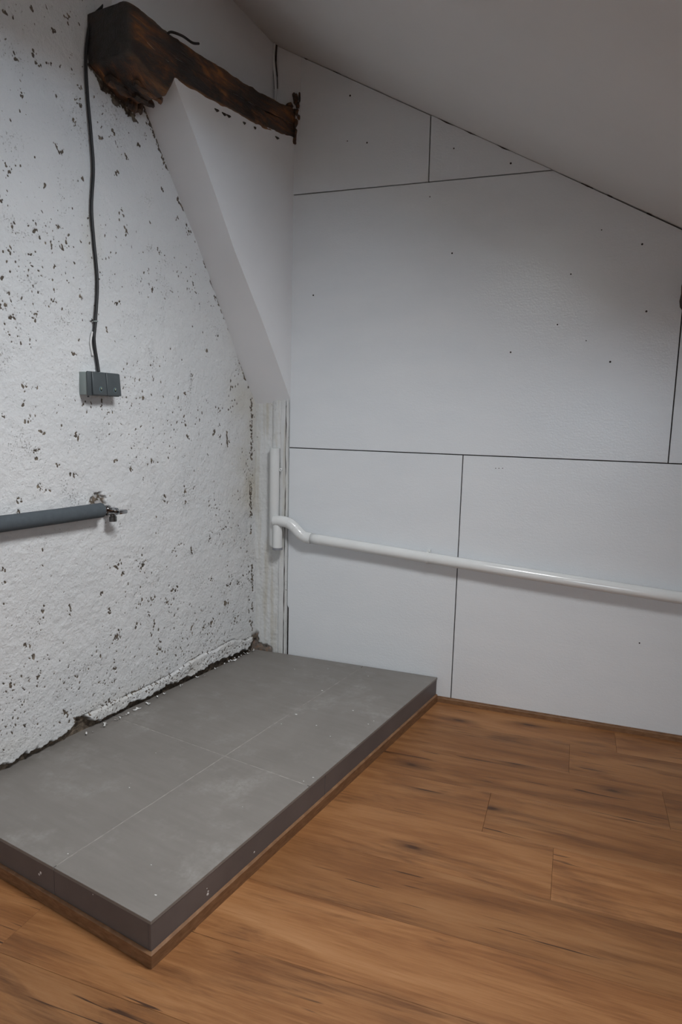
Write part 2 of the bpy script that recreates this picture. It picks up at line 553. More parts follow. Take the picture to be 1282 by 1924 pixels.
for poly in boards:
    bm = bmesh.new()
    bm_prism(bm, poly, 0.0, 0.014, 0.0010)
    obj_bm('board', bm, BOARD, wall_back)
bm = bmesh.new(); bm_tube(bm, [(0, -0.0012, 0), (0, 0.002, 0)], 0.0045, 8)
nail = obj_bm('nail_head', bm, IRON, wall_back); nail_me = nail.data
nails = [(0.291, 2.929), (0.283, 2.728), (0.382, 2.71), (0.799, 2.641), (1.057, 2.552), (0.697, 2.441), (0.813, 2.183), (1.344, 2.065), (1.623, 2.174), (1.457, 2.243), (0.121, 2.02), (1.302, 1.85), (1.534, 1.686), (1.428, 1.778), (1.105, 1.731), (1.753, 0.433), (1.662, 1.897), (1.068, 1.195), (1.083, 1.196), (1.1, 1.197)]
for k, (x, z) in enumerate(nails):
    o = nail if k == 0 else link_mesh('nail_head', nail_me, None, wall_back)
    o.location = (x, 0, z)
    sc = [1.0, 0.6, 0.9, 0.75][k % 4] if k < 17 else 0.5
    o.scale = (sc, 1, sc)

for k, (xa, xb, w_) in enumerate([(0.72, 0.80, .004), (0.84, 0.90, .003), (0.99, 1.05, .004), (1.36, 1.41, .004), (1.47, 1.49, .003), (1.63, 1.65, .004), (0.05, 0.07, .003), (0.20, 0.24, .002)]):
    bm = bmesh.new()
    xm = (xa + xb) / 2
    fr = [bm.verts.new((x, -0.0015, z)) for x, z in ((xa, ceil_z(xa) - .0025), (xm, ceil_z(xm) - .0025 - w_), (xb, ceil_z(xb) - .0025), (xm, ceil_z(xm) - .0015))]
    bk = [bm.verts.new((v.co.x, 0.010, v.co.z)) for v in fr]
    bm.faces.new(fr)
    for i in range(4): bm.faces.new((fr[i], fr[(i + 1) % 4], bk[(i + 1) % 4], bk[i]))
    obj_bm('open_joint', bm, DARKGAP, wall_back)

# oak quarter strip along the board wall
bm = bmesh.new()
bm_prism(bm, [(0.845, 0.0), (RIGHT_X, 0.0), (RIGHT_X, 0.027), (0.845, 0.027)], -0.016, 0.0)
bmesh.ops.bevel(bm, geom=[e for e in bm.edges if all(v.co.y < -0.01 and v.co.z > 0.02 for v in e.verts)], offset=0.007, segments=3, affect='EDGES')
finish(obj_bm('baseboard_back', bm, TRIM), 'structure', 'low oak strip along the foot of the board wall')

# left wall: rough whitewashed plaster, really modelled relief
PITS = [(1.44, 1.843, 0.006, 0.005),(1.313, 1.746, 0.013, 0.016),(1.241, 1.801, 0.005, 0.007),(1.208, 1.777, 0.012, 0.004),(1.411, 1.722, 0.008, 0.011),(1.431, 1.757, 0.006, 0.005),(1.449, 1.747, 0.006, 0.005),(1.116, 1.829, 0.005, 0.012),(1.325, 1.907, 0.006, 0.007),(1.367, 1.492, 0.008, 0.011),(1.329, 1.492, 0.011, 0.004),(1.379, 1.429, 0.004, 0.015),(1.354, 1.374, 0.011, 0.009),(1.31, 1.333, 0.009, 0.008),(1.453, 1.391, 0.008, 0.009),(1.16, 1.32, 0.012, 0.018),(1.158, 1.624, 0.01, 0.008),(0.815, 1.475, 0.015, 0.004),(0.549, 1.509, 0.011, 0.014),(0.505, 1.586, 0.011, 0.012),(0.296, 1.433, 0.021, 0.01),(0.32, 1.787, 0.012, 0.007),(0.752, 1.928, 0.009, 0.009),(0.947, 1.841, 0.017, 0.008),(0.996, 1.734, 0.005, 0.008),(0.49, 1.993, 0.011, 0.012),(0.391, 1.71, 0.016, 0.007),(0.335, 1.962, 0.012, 0.015),(0.551, 1.381, 0.011, 0.019),(0.523, 1.298, 0.011, 0.012),(0.296, 1.295, 0.008, 0.026),(0.341, 1.326, 0.012, 0.013),(0.228, 1.286, 0.013, 0.008),(1.341, 1.241, 0.011, 0.009),(1.326, 1.274, 0.013, 0.008),(1.304, 1.123, 0.011, 0.008),(1.332, 1.146, 0.007, 0.013),(1.413, 1.104, 0.01, 0.009),(1.416, 1.053, 0.01, 0.008),(1.178, 1.173, 0.015, 0.008),(1.248, 1.213, 0.007, 0.006),(0.891, 1.18, 0.012, 0.018),(0.971, 1.221, 0.017, 0.006),(0.768, 1.203, 0.006, 0.014),(0.817, 1.128, 0.006, 0.007),(0.555, 1.05, 0.011, 0.017),(0.692, 1.026, 0.014, 0.014),(0.548, 1.007, 0.007, 0.008),(0.249, 0.848, 0.017, 0.011),(0.376, 0.817, 0.012, 0.019),(0.584, 0.812, 0.018, 0.008),(0.514, 0.76, 0.011, 0.01),(0.631, 0.787, 0.011, 0.007),(0.832, 0.759, 0.019, 0.028),(0.979, 0.777, 0.029, 0.018),(0.942, 0.741, 0.012, 0.009),(0.626, 0.597, 0.014, 0.023),(0.68, 0.554, 0.028, 0.015),(0.771, 0.585, 0.026, 0.012),(0.855, 0.586, 0.019, 0.012),(0.869, 0.501, 0.019, 0.014),(0.982, 0.482, 0.023, 0.014),(0.767, 0.463, 0.013, 0.025),(0.795, 0.525, 0.01, 0.012),(1.213, 0.649, 0.01, 0.017),(1.335, 0.671, 0.005, 0.016),(1.351, 0.631, 0.004, 0.016),(0.258, 0.453, 0.022, 0.023),(0.231, 0.538, 0.013, 0.011),(0.172, 0.345, 0.014, 0.023),(0.369, 0.366, 0.025, 0.011),(0.431, 0.366, 0.024, 0.011),(0.514, 0.389, 0.012, 0.013),(0.15, 0.534, 0.014, 0.014),(0.368, 0.602, 0.012, 0.014),(1.06, 0.682, 0.014, 0.007),(1.015, 0.599, 0.014, 0.011),(1.486, 0.867, 0.008, 0.006),(1.487, 0.817, 0.008, 0.006),(0.985, 0.476, 0.017, 0.018),(0.736, 0.346, 0.014, 0.025),(1.003, 0.342, 0.014, 0.007),(1.409, 0.562, 0.009, 0.008),(1.366, 0.432, 0.011, 0.012),(1.385, 0.52, 0.013, 0.01),(1.479, 0.436, 0.021, 0.016),(1.05, 0.211, 0.017, 0.012),(1.249, 0.243, 0.02, 0.013),(1.2, 0.201, 0.02, 0.022),(1.387, 2.672, 0.015, 0.008),(1.283, 2.732, 0.012, 0.008),(1.147, 2.778, 0.018, 0.007),(1.205, 2.709, 0.013, 0.007),(1.351, 2.551, 0.012, 0.008),(1.289, 2.598, 0.006, 0.01),(1.259, 2.575, 0.013, 0.012),(1.227, 2.593, 0.007, 0.007),(1.336, 2.447, 0.006, 0.013),(1.127, 2.608, 0.007, 0.005),(1.098, 2.57, 0.014, 0.007),(1.121, 2.445, 0.01, 0.015),(1.1, 2.516, 0.01, 0.018),(0.947, 2.482, 0.013, 0.012),(1.005, 2.438, 0.013, 0.006),(0.762, 2.576, 0.012, 0.008),(0.769, 2.527, 0.006, 0.01),(0.814, 2.477, 0.009, 0.004),(1.41, 2.211, 0.008, 0.007),(1.398, 2.19, 0.01, 0.008),(1.188, 2.323, 0.014, 0.011),(1.205, 2.34, 0.007, 0.005),(1.26, 2.185, 0.004, 0.009),(1.098, 2.262, 0.01, 0.009),(0.93, 2.334, 0.008, 0.012),(0.873, 2.411, 0.008, 0.01),(0.681, 2.345, 0.006, 0.009),(0.906, 2.203, 0.006, 0.016),(0.889, 2.127, 0.008, 0.012),(0.595, 2.255, 0.01, 0.013),(0.516, 2.219, 0.014, 0.018),(1.397, 2.015, 0.012, 0.014),(1.414, 1.936, 0.014, 0.015),(1.431, 2.092, 0.008, 0.008),(1.197, 2.001, 0.014, 0.015),(0.702, 2.089, 0.019, 0.009),(1.309, 2.032, 0.011, 0.009),(1.205, 2.063, 0.009, 0.007)]
def left_wall():
    S0, S1, DS = -0.035, 1.78, 0.003
    ns = int((S1 - S0) / DS) + 1
    s1 = np.linspace(S0, S1, ns)
    Z0 = -0.008
    nz = int((3.36 - Z0) / DS) + 1
    v = np.linspace(0, 1, nz)
    ztop = CEIL_B + CEIL_K * (LA.x + LD.x * s1)
    S = np.repeat(s1[:, None], nz, 1)
    Z = Z0 + (ztop[:, None] - Z0) * v[None, :]
    disp = 0.006 * fbm(S, Z, 2.2, 3, 1) + 0.0022 * fbm(S, Z, 14, 3, 5) + 0.0009 * fbm(S, Z, 60, 2, 11)
    pit = np.zeros_like(S); raw = np.zeros_like(S); stain = np.zeros_like(S)
    rs = np.random.RandomState(4)
    shape = 0.35 * fbm(S, Z, 160, 2, 21)
    dz = (Z[0, -1] - Z0) / (nz - 1)
    def stamp(cs, cz_, ra, rb, ang, depth=1.0):
        R = max(ra, rb) * 1.8 + 0.004
        i0 = max(0, int((cs - R - S0) / DS)); i1 = min(ns, int((cs + R - S0) / DS) + 2)
        k = (cz_ - Z0) / ((CEIL_B + CEIL_K * (LA.x + LD.x * cs)) - Z0) * (nz - 1)
        m = R / dz
        j0 = max(0, int(k - m)); j1 = min(nz, int(k + m) + 2)
        if i1 <= i0 or j1 <= j0: return
        ds, dzz = S[i0:i1, j0:j1] - cs, Z[i0:i1, j0:j1] - cz_
        ca, sa = math.cos(ang), math.sin(ang)
        q = np.sqrt(((ds * ca + dzz * sa) / ra) ** 2 + ((-ds * sa + dzz * ca) / rb) ** 2) + shape[i0:i1, j0:j1] * 1.6
        val = depth * (1 - sstep(0.55, 1.25, q))
        pit[i0:i1, j0:j1] = np.maximum(pit[i0:i1, j0:j1], val)
    for (cs, c_z, a_, b_) in PITS:
        n = 4 + int(a_ * b_ * 30000)
        for k in range(min(n, 16)):
            ps = cs + rs.randn() * a_ * 0.75
            pz = c_z + rs.randn() * b_ * 0.75
            ra = 0.0016 + 0.0036 * rs.rand() ** 2.5
            stamp(ps, pz, ra, ra * (1.0 + 1.1 * rs.rand()), rs.rand() * 1.2 - 0.6)
        stamp(cs, c_z, max(0.002, a_ * 0.30), max(0.002, b_ * 0.34), rs.rand() * 0.8 - 0.4)
    # scattered nicks, gathered by a slow noise
    n = 20000
    ps, pz = S0 + rs.rand(n) * (S1 - S0), 0.2 + rs.rand(n) * 3.1
    den = fbm(ps, pz, 3.5, 3, 33) * 1.3 + 0.25 * fbm(ps, pz, 14, 2, 35)
    keep = rs.rand(n) < np.clip(0.18 + 0.9 * den, 0.02, 0.9) * (0.45 + 0.55 * np.clip((2.2 - pz) / 1.2, 0, 1))
    for a_, b_ in zip(ps[keep], pz[keep]):
        ra = 0.0012 + 0.0026 * rs.rand() ** 3
        stamp(a_, b_, ra, ra * (1 + 1.6 * rs.rand()), rs.rand() * 1.6 - 0.8, 0.75 + .25 * rs.rand())
    for k in range(420):
        ps_ = rs.rand() * 1.2
        stamp(ps_, 0.165 + 0.045 * rs.rand(), 0.0012 + 0.0035 * rs.rand() ** 3, 0.0016 + 0.005 * rs.rand() ** 3, rs.rand() * 2 - 1)
    def crack(pts, step, jit, ra, prob):
        for (sa, za), (sb, zb) in zip(pts[:-1], pts[1:]):
            L = math.hypot(sb - sa, zb - za)
            for k in range(int(L / step)):
                t = k * step / L
                g = vnoise(np.array([sa * 9 + t * L * 22]), np.array([za * 3.0]), 51)[0]
                if g < 1 - 2 * prob: continue
                stamp(sa + (sb - sa) * t + rs.randn() * jit, za + (zb - za) * t + rs.randn() * jit, ra * (.6 + .8 * rs.rand()), ra * (1 + rs.rand()), math.atan2(sa - sb, zb - za))
    # along the foot of the boxed slope, down the corner, a few long scars
    crack([(0.058, 1.56), (0.20, 1.79), (0.436, 2.14), (0.593, 2.35), (0.805, 2.665)], 0.004, 0.003, 0.004, 0.50)
    crack([(0.035, 1.55), (0.030, 1.15), (0.028, 0.75), (0.020, 0.45), (0.022, 0.24)], 0.004, 0.006, 0.0042, 0.50)
    crack([(0.05, 0.75), (0.05, 0.50), (0.04, 0.25)], 0.012, 0.012, 0.0045, 0.5)
    crack([(0.245, 1.33), (0.235, 1.25)], 0.003, 0.0015, 0.004, 1.0)
    crack([(0.175, 1.62), (0.20, 1.42)], 0.012, 0.02, 0.004, 0.5)
    # broken edge of plaster round the beam
    crack([(1.03, 2.66), (0.95, 2.61), (0.87, 2.585), (0.83, 2.57)], 0.003, 0.010, 0.009, 1.0)
    crack([(1.03, 2.66), (1.035, 2.80)], 0.004, 0.008, 0.007, 0.6)
    # old damp, beige, towards the corner
    stain = np.clip(0.9 * sstep(0.33, 0.03, S) * sstep(0.55, 1.1, Z) * sstep(2.2, 1.6, Z) * (0.65 + 0.9 * fbm(S, Z, 6, 3, 61)), 0, 1)
    stain = np.maximum(stain, 0.35 * sstep(0.25, 0.15, Z - 0.03) * (0.5 + fbm(S, Z, 8, 3, 64)))
    stain = np.maximum(stain, 0.30 * sstep(0.09, 0.02, np.hypot((S - 1.06) * 1.3, (Z - 2.05) * .55)))
    disp -= 0.0030 * pit
    # proud skirting band left of the break, ragged top edge
    led = 0.195 + 0.030 * sstep(0.75, 0.40, S) * sstep(0.0, 0.25, S) + 0.012 * fbm(S, Z * 0 + 0.5, 9, 3, 71)
    end = sstep(1.20, 1.16, S + 0.02 * fbm(S * 0, Z, 30, 2, 73))
    band = sstep(led + 0.010, led - 0.006, Z) * end
    disp += 0.007 * band + 0.006 * band * fbm(S, Z, 30, 4, 75, 0.6) - 0.012 * sstep(0.007, 0.0, np.abs(Z - led - 0.003)) * end * np.clip(0.5 + fbm(S, Z * 0, 15, 2, 78), 0, 1)
    lip = np.abs(Z - led - 0.006) < 0.006 * (0.4 + np.clip(fbm(S, Z * 0, 22, 2, 77), -.2, 1))
    pit = np.maximum(pit, np.where(lip & (end > 0.5), 0.42 + 0.5 * fbm(S, Z, 70, 2, 79), 0))
    # undercut, unpainted foot of the wall
    gap = PLAT_H + 0.022 + 0.020 * fbm(S, Z * 0 + 2.5, 16, 5, 81, 0.65) + 0.010 * sstep(0.9, 1.2, S)
    gap = gap + 0.045 * sstep(0.05, 0.0, np.abs(S - 1.175) - 0.01) + 0.035 * sstep(0.06, 0.02, S)
    rag = 0.010 * fbm(S, Z, 60, 3, 83)
    raw = sstep(gap + 0.004, gap - 0.004, Z + rag)
    hole = np.hypot((S - 1.066), (Z - 1.058) * 0.95) + 0.011 * fbm(S, Z, 70, 2, 85)
    hm = sstep(0.040, 0.033, hole)
    raw = np.maximum(raw, hm * (0.75 + .25 * np.sign(fbm(S, Z, 90, 2, 88))))
    # the corner foot, broken out to the brick
    raw = np.maximum(raw, sstep(0.028, 0.018, S + 0.012 * fbm(S, Z, 45, 3, 91)) * sstep(0.235, 0.20, Z))
    cutm = sstep(gap + .005, gap - .005, Z + rag)
    disp = disp * (1 - cutm) - (0.026 + 0.010 * fbm(S, Z, 40, 3, 87)) * cutm
    disp -= 0.012 * hm
    disp *= 1 - sstep(S1 - 0.1, S1, S)
    A = np.array(LA); D = np.array(LD); N = np.array(LN)
    P = A[None, None] + S[..., None] * D + disp[..., None] * N
    P[..., 2] = Z
    w = grid_mesh('wall_left', P, PLASTER, {'pit': pit, 'raw': np.clip(raw, 0, 1), 'stain': stain})
    return w
wall_left = finish(left_wall(), 'structure', 'rough whitewashed plaster wall pitted with dark chips')
# continuation of that wall beside the viewer
P = np.zeros((25, 25, 3))
for i, s in enumerate(np.linspace(1.78, 5.25, 25)):
    zt = ceil_z(LA.x + LD.x * s)
    for j in range(25):
        p = LP(s, 0, -0.008 + (zt + .008) * j / 24)
        P[i, j] = p
finish(grid_mesh('wall_left_rear', P, PLASTER), 'structure', 'whitewashed plaster wall continuing beside the viewer')

# corner strip between plaster wall and boards
def corner_strip():
    x = np.linspace(-0.235, -0.002, 80); z = np.linspace(0.05, 1.60, 420)
    X, Z = np.meshgrid(x, z, indexing='ij')
    d = 0.002 * fbm(X, Z, 18, 3, 101) + 0.0012 * fbm(X, Z, 70, 2, 104)
    # filled chase above the waste pipe
    d += 0.010 * np.sqrt(np.clip(1 - ((X + 0.075) / 0.027) ** 2, 0, 1)) * sstep(1.235, 1.25, Z)
    raw = sstep(0.185, 0.165, Z + 0.35 * (X + 0.20) + 0.015 * fbm(X, Z, 40, 3, 107)) * sstep(-0.085, -0.10, X)
    raw = np.maximum(raw, sstep(-0.170, -0.182, X + 0.008 * fbm(X, Z, 50, 2, 109)) * sstep(0.24, 0.20, Z))
    d -= 0.008 * raw
    hole = sstep(0.009, 0.006, np.hypot((X + 0.046) * 0.8, (Z - 0.560) * 1.3)) + sstep(0.007, 0.004, np.hypot(X + 0.104, Z - 0.745))
    raw = np.maximum(raw, hole)
    d -= 0.006 * np.clip(hole, 0, 1)
    P = np.stack([X, 0.010 - d, Z], -1)
    return grid_mesh('wall_corner', P, CORNER, {'raw': np.clip(raw, 0, 1)})
wall_corner = finish(corner_strip(), 'structure', 'narrow stained limewashed strip in the corner')
def batten(x0, x1, z0, z1, y, seed):
    """thin lath with ragged edges"""
    n = 120
    z = np.linspace(z0, z1, n)
    e0 = x0 + 0.0035 * fbm(z, z * 0, 14, 3, seed); e1 = x1 + 0.0030 * fbm(z, z * 0, 14, 3, seed + 9)
    bm = bmesh.new()
    cols = []
    for k in range(n):
        yy = y + 0.0012 * math.sin(k * 0.37 + seed)
        cols.append([bm.verts.new((e0[k], 0.012, z[k])), bm.verts.new((e0[k] + .001, yy, z[k])), bm.verts.new((e1[k] - .001, yy, z[k])), bm.verts.new((e1[k], 0.012, z[k]))])
    for k in range(n - 1):
        for c in range(3):
            bm.faces.new((cols[k][c], cols[k][c + 1], cols[k + 1][c + 1], cols[k + 1][c]))
    bm.faces.new(cols[0]); bm.faces.new(cols[-1][::-1])
    return obj_bm('batten', bm, CORNER, wall_corner)
batten(-0.052, -0.0225, 0.10, 1.50, 0.001, 3)
batten(-0.0185, -0.0035, 0.10, 1.50, -0.001, 17)
bm = bmesh.new(); bm_box(bm, -0.0232, -0.0178, 0.004, 0.012, 0.10, 1.47)
obj_bm('open_joint', bm, DARKGAP, wall_corner)

# boxed slope rising from the corner under the beam
def boxing():
    left = [(-0.01, 1.475), (0.049, 1.559), (0.142, 1.684), (0.25, 1.857), (0.426, 2.130), (0.583, 2.350), (0.694, 2.513), (0.795, 2.663), (0.86, 2.76)]
    crease = [(-0.05, 1.473), (0.012, 1.562), (0.108, 1.697), (0.225, 1.857), (0.440, 2.128), (0.590, 2.350), (0.705, 2.513), (0.818, 2.665), (0.88, 2.755)]
    bm = bmesh.new()
    cols = []
    for (sa, za), (sb, zb) in zip(left, crease):
        row = []
        for k in range(7):
            t = k / 6
            row.append(bm.verts.new(LP(sa + (sb - sa) * t, -0.012 + (0.20 + 0.012) * t, za + (zb - za) * t)))
        cols.append(row)
    for i in range(len(cols) - 1):
        for k in range(6):
            bm.faces.new((cols[i][k], cols[i][k + 1], cols[i + 1][k + 1], cols[i + 1][k]))
    c1 = bm.verts.new(LP(-0.034, 0.20, 2.81))
    c0 = bm.verts.new(LP(-0.034, 0.20, 1.485))
    side = [r[6] for r in cols]
    bm.faces.new(side + [c1, c0])
    o = obj_bm('wall_slope', bm, DRYWALL)
    bmesh_tri(o)
    auto_smooth(o, 30)
    return o
def bmesh_tri(o):
    bm = bmesh.new(); bm.from_mesh(o.data)
    bmesh.ops.triangulate(bm, faces=bm.faces)
    bm.to_mesh(o.data); bm.free()
finish(boxing(), 'structure', 'smooth white boxed slope rising out of the corner')

# wall above the beam
bm = bmesh.new()
vv = []
for s in (-0.10, 1.02):
    x = LP(s, 0.087, 0).x
    vv.append([bm.verts.new(LP(s, 0.087, 2.72)), bm.verts.new(LP(s, 0.087, ceil_z(x) + .01)), bm.verts.new(LP(s, -0.02, ceil_z(x) + .01)), bm.verts.new(LP(s, -0.02, 2.72))])
for k in range(4):
    bm.faces.new((vv[0][k], vv[0][(k + 1) % 4], vv[1][(k + 1) % 4], vv[1][k]))
bm.faces.new(vv[0]); bm.faces.new(vv[1][::-1])
finish(obj_bm('wall_upper', bm, DRYWALL), 'structure', 'shadowed white wall above the beam')
bm = bmesh.new()
bm_prism(bm, [(-0.16, 2.60), (0.033, 2.60), (0.033, ceil_z(.033) - .002), (-0.16, ceil_z(-.16) - .002)], 0.004, 0.020)
finish(obj_bm('wall_upper_strip', bm, DRYWALL), 'structure', 'narrow white wall strip above the far end of the beam')

# ceiling with roof window opening
def cq(bm, x0, x1, y0, y1):
    vs_ = [bm.verts.new((x, y, ceil_z(x))) for x, y in ((x0, y0), (x1, y0), (x1, y1), (x0, y1))]
    bm.faces.new(vs_)
bm = bmesh.new()
XA, XB, YA, YB = -1.25, RIGHT_X + .2, REAR_Y - .2, 0.25
cq(bm, XA - .2, SKY_X[0], YA, YB); cq(bm, SKY_X[1], XB, YA, YB)
cq(bm, SKY_X[0], SKY_X[1], YA, SKY_Y[0]); cq(bm, SKY_X[0], SKY_X[1], SKY_Y[1], YB)
UP = -CN * (SKY_D + 0.02)
cr = [Vector((x, y, ceil_z(x))) for x, y in ((SKY_X[0], SKY_Y[0]), (SKY_X[1], SKY_Y[0]), (SKY_X[1], SKY_Y[1]), (SKY_X[0], SKY_Y[1]))]
lo = [bm.verts.new(c) for c in cr]; hi = [bm.verts.new(c + UP) for c in cr]
for k in range(4):
    bm.faces.new((lo[k], lo[(k + 1) % 4], hi[(k + 1) % 4], hi[k]))
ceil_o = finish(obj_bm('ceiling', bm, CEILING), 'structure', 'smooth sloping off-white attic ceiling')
def window(name, corners, inward, label):
    """frame and pane in the quad given by corners"""
    root = empty(name, sum(corners, Vector()) / 4)
    bm = bmesh.new()
    c0 = sum(corners, Vector()) / 4
    ring = []
    for f, d in ((1.0, 0.0), (0.88, 0.0), (0.88, 0.03), (1.0, 0.03)):
        ring.append([bm.verts.new((c - c0) * f + inward * d) for c in corners])
    for a_ in range(4):
        for k in range(4):
            bm.faces.new((ring[a_][k], ring[a_][(k + 1) % 4], ring[(a_ + 1) % 4][(k + 1) % 4], ring[(a_ + 1) % 4][k]))
    obj_bm('window_frame', bm, WHITE_FRAME, root)
    bm = bmesh.new()
    bm.faces.new([bm.verts.new((c - c0) * 0.88 + inward * 0.015) for c in corners])
    obj_bm('pane', bm, GLASS, root)
    return finish(root, 'structure', label)
window('window_1', [c - CN * (SKY_D - 0.02) for c in cr], CN, 'roof window in the sloping ceiling')

# rear wall with window, low wall on the right: behind the viewer, they close the room
WX, WZ = (1.63, 2.23), (1.40, 1.96)
bm = bmesh.new()
def rq(x0, x1, z0, z1, top=False):
    za, zb = (ceil_z(x0), ceil_z(x1)) if top else (z1, z1)
    bm.faces.new([bm.verts.new(p) for p in ((x0, REAR_Y, z0), (x1, REAR_Y, z0), (x1, REAR_Y, zb), (x0, REAR_Y, za))])
rq(-1.25, WX[0], 0, 0, True); rq(WX[1], RIGHT_X + .1, 0, 0, True)
rq(WX[0], WX[1], 0, WZ[0]); rq(WX[0], WX[1], WZ[1], 0, True)
q4 = [(WX[0], WZ[0]), (WX[1], WZ[0]), (WX[1], WZ[1]), (WX[0], WZ[1])]
a4 = [bm.verts.new((x, REAR_Y, z)) for x, z in q4]; b4 = [bm.verts.new((x, REAR_Y - .14, z)) for x, z in q4]
for k in range(4):
    bm.faces.new((a4[k], a4[(k + 1) % 4], b4[(k + 1) % 4], b4[k]))
finish(obj_bm('wall_rear', bm, DRYWALL), 'structure', 'white gable wall behind the viewer')
window('window_2', [Vector((x, REAR_Y - .1, z)) for x, z in q4], Vector((0, 1, 0)), 'window in the gable wall behind the viewer')
bm = bmesh.new()
bm.faces.new([bm.verts.new(p) for p in ((RIGHT_X, 0.02, 0), (RIGHT_X, REAR_Y - .1, 0), (RIGHT_X, REAR_Y - .1, ceil_z(RIGHT_X)), (RIGHT_X, 0.02, ceil_z(RIGHT_X)))])
finish(obj_bm('wall_right', bm, DRYWALL), 'structure', 'low white knee wall on the right')

# ------------------------------------------------------------------ tiled platform
E1 = Vector((0.185, 0.983, 0)).normalized()
PROT = math.atan2(E1.y, E1.x) - math.pi / 2        # local x to the right, local y towards the board wall
plat = finish(empty('tiled_platform', (0.4824, -1.9053, 0), PROT), None, 'low grey tiled platform with oak edging along the plaster wall', 'platform')
TT = 0.010
LFAR, WPL = 1.936, 1.005
def yfar(x):        # board wall line in platform coordinates
    return LFAR - x * math.tan(PROT) * 1.0 - 0.006
bm = bmesh.new()
poly = [(-WPL, 0.010), (-0.010, 0.010), (-0.010, yfar(-.01) - .03), (-WPL, yfar(-WPL) - .03)]
lo = [bm.verts.new((x, y, 0.0)) for x, y in poly]; hi = [bm.verts.new((x, y, PLAT_H - 0.0004)) for x, y in poly]
bm.faces.new(lo); bm.faces.new(hi)
for k in range(4): bm.faces.new((lo[k], lo[(k + 1) % 4], hi[(k + 1) % 4], hi[k]))
obj_bm('core', bm, GROUT, plat)
xs_, ys_ = [-WPL, -0.385, 0.0], [0.0, 0.7445, None]
gj = 0.0016
for a_ in range(2):
    for b_ in range(2):
        x0, x1 = xs_[a_] + (gj if a_ else 0), xs_[a_ + 1] - (gj if a_ == 0 else 0)
        y0 = ys_[b_] + (gj if b_ else 0)
        ya = (ys_[1] - gj) if b_ == 0 else yfar(x0)
        yb = (ys_[1] - gj) if b_ == 0 else yfar(x1)
        bm = bmesh.new()
        q = [(x0, y0), (x1, y0), (x1, yb), (x0, ya)]
        lo = [bm.verts.new((x, y, PLAT_H - TT)) for x, y in q]; hi = [bm.verts.new((x, y, PLAT_H)) for x, y in q]
        top = bm.faces.new(hi); bm.faces.new(lo)
        for k in range(4): bm.faces.new((lo[k], lo[(k + 1) % 4], hi[(k + 1) % 4], hi[k]))
        bmesh.ops.recalc_face_normals(bm, faces=bm.faces)
        bmesh.ops.bevel(bm, geom=list(top.edges), offset=0.0008, segments=1, affect='EDGES')
        obj_bm('tile', bm, TILE, plat)
EZ0, EZ1 = 0.004, PLAT_H - TT - 0.0006
for y0, y1 in ((0.0, 0.851), (0.853, LFAR - .01)):
    bm = bmesh.new(); bm_box(bm, -0.010, -0.0008, y0 + .0005, y1 - .0005, EZ0, EZ1, 0.0007, 1)
    obj_bm('edge_tile', bm, TILE_EDGE, plat)
for x0, x1 in ((-WPL, -0.386), (-0.384, -0.0108)):
    bm = bmesh.new(); bm_box(bm, x0, x1, 0.0008, 0.010, EZ0, EZ1, 0.0007, 1)
    obj_bm('edge_tile', bm, TILE_EDGE, plat)
# oak edging strips, mitred at the corner
def edging(pts_out, pts_in):
    bm = bmesh.new()
    zt = 0.041
    lo = [bm.verts.new((x, y, 0.0)) for x, y in pts_out + pts_in[::-1]]
    n = len(lo)
    hi = [bm.verts.new((x, y, zt - (0.004 if k < len(pts_out) else 0))) for k, (x, y) in enumerate(pts_out + pts_in[::-1])]
    bm.faces.new(lo); bm.faces.new(hi)
    for k in range(n): bm.faces.new((lo[k], lo[(k + 1) % n], hi[(k + 1) % n], hi[k]))
    return bm
o = obj_bm('edging_strip', edging([(0.0085, -0.0085), (0.0085, LFAR - .012)], [(0.0, 0.0), (0.0, LFAR - .012)]), TRIM, plat)
bm = edging([(-WPL, -0.0085), (0.0083, -0.0087)], [(-WPL, 0.0), (-0.0002, -0.0002)])
o = obj_bm('edging_strip', bm, TRIM, plat)
# paint spots dropped on tile and edge
bm = bmesh.new()
rs = random.Random(5)
def spot(cx, cy, cz, r, ax='z'):
    n = 7
    ang0 = rs.random() * 6
    v0 = []
    for k in range(n):
        a = ang0 + 2 * math.pi * k / n
        q = r * (0.6 + 0.7 * rs.random())
        u, w = q * math.cos(a), q * math.sin(a)
        v0.append((cx + u, cy + w * .6, cz) if ax == 'z' else ((cx, cy + u, cz + w) if ax == 'x' else (cx + u, cy, cz + w)))
    tip = (cx, cy, cz + .0008) if ax == 'z' else ((cx + .0008, cy, cz) if ax == 'x' else (cx, cy - .0008, cz))
    vs_ = [bm.verts.new(v) for v in v0]; c = bm.verts.new(tip)
    for k in range(n): bm.faces.new((vs_[k], vs_[(k + 1) % n], c))
for (x, y, r) in [(-0.06, 0.075, .0035), (-0.16, 0.155, .0025), (-0.40, 0.06, .003), (-0.52, 0.40, .0035), (-0.36, 1.19, .006), (-0.40, 1.47, .007), (-0.30, 1.75, .004), (-0.17, 1.36, .005), (-0.23, 1.15, .005), (-0.13, 1.10, .003), (-0.02, 0.80, .004), (-0.035, 0.76, .0035), (-0.52, 1.72, .004), (-0.66, 1.62, .004), (-0.12, .52, .002), (-0.62, .62, .002), (-0.05, 1.28, .004), (-0.045, 1.32, .003), (-0.36, 1.08, .003)]:
    spot(x, y, PLAT_H + 0.0001, r)
for (y, z, r) in [(0.215, 0.060, .0045), (0.217, 0.068, .003), (0.43, 0.062, .003), (0.212, 0.080, .0015)]:
    spot(-0.0006, y, z, r, 'x')
for (x, z, r) in [(-0.445, 0.085, .0045), (-0.452, 0.078, .004), (-0.22, 0.110, .002)]:
    spot(x, 0.0006, z, r, 'y')
finish(obj_bm('paint_spots', bm, FLAKE, plat), 'stuff')

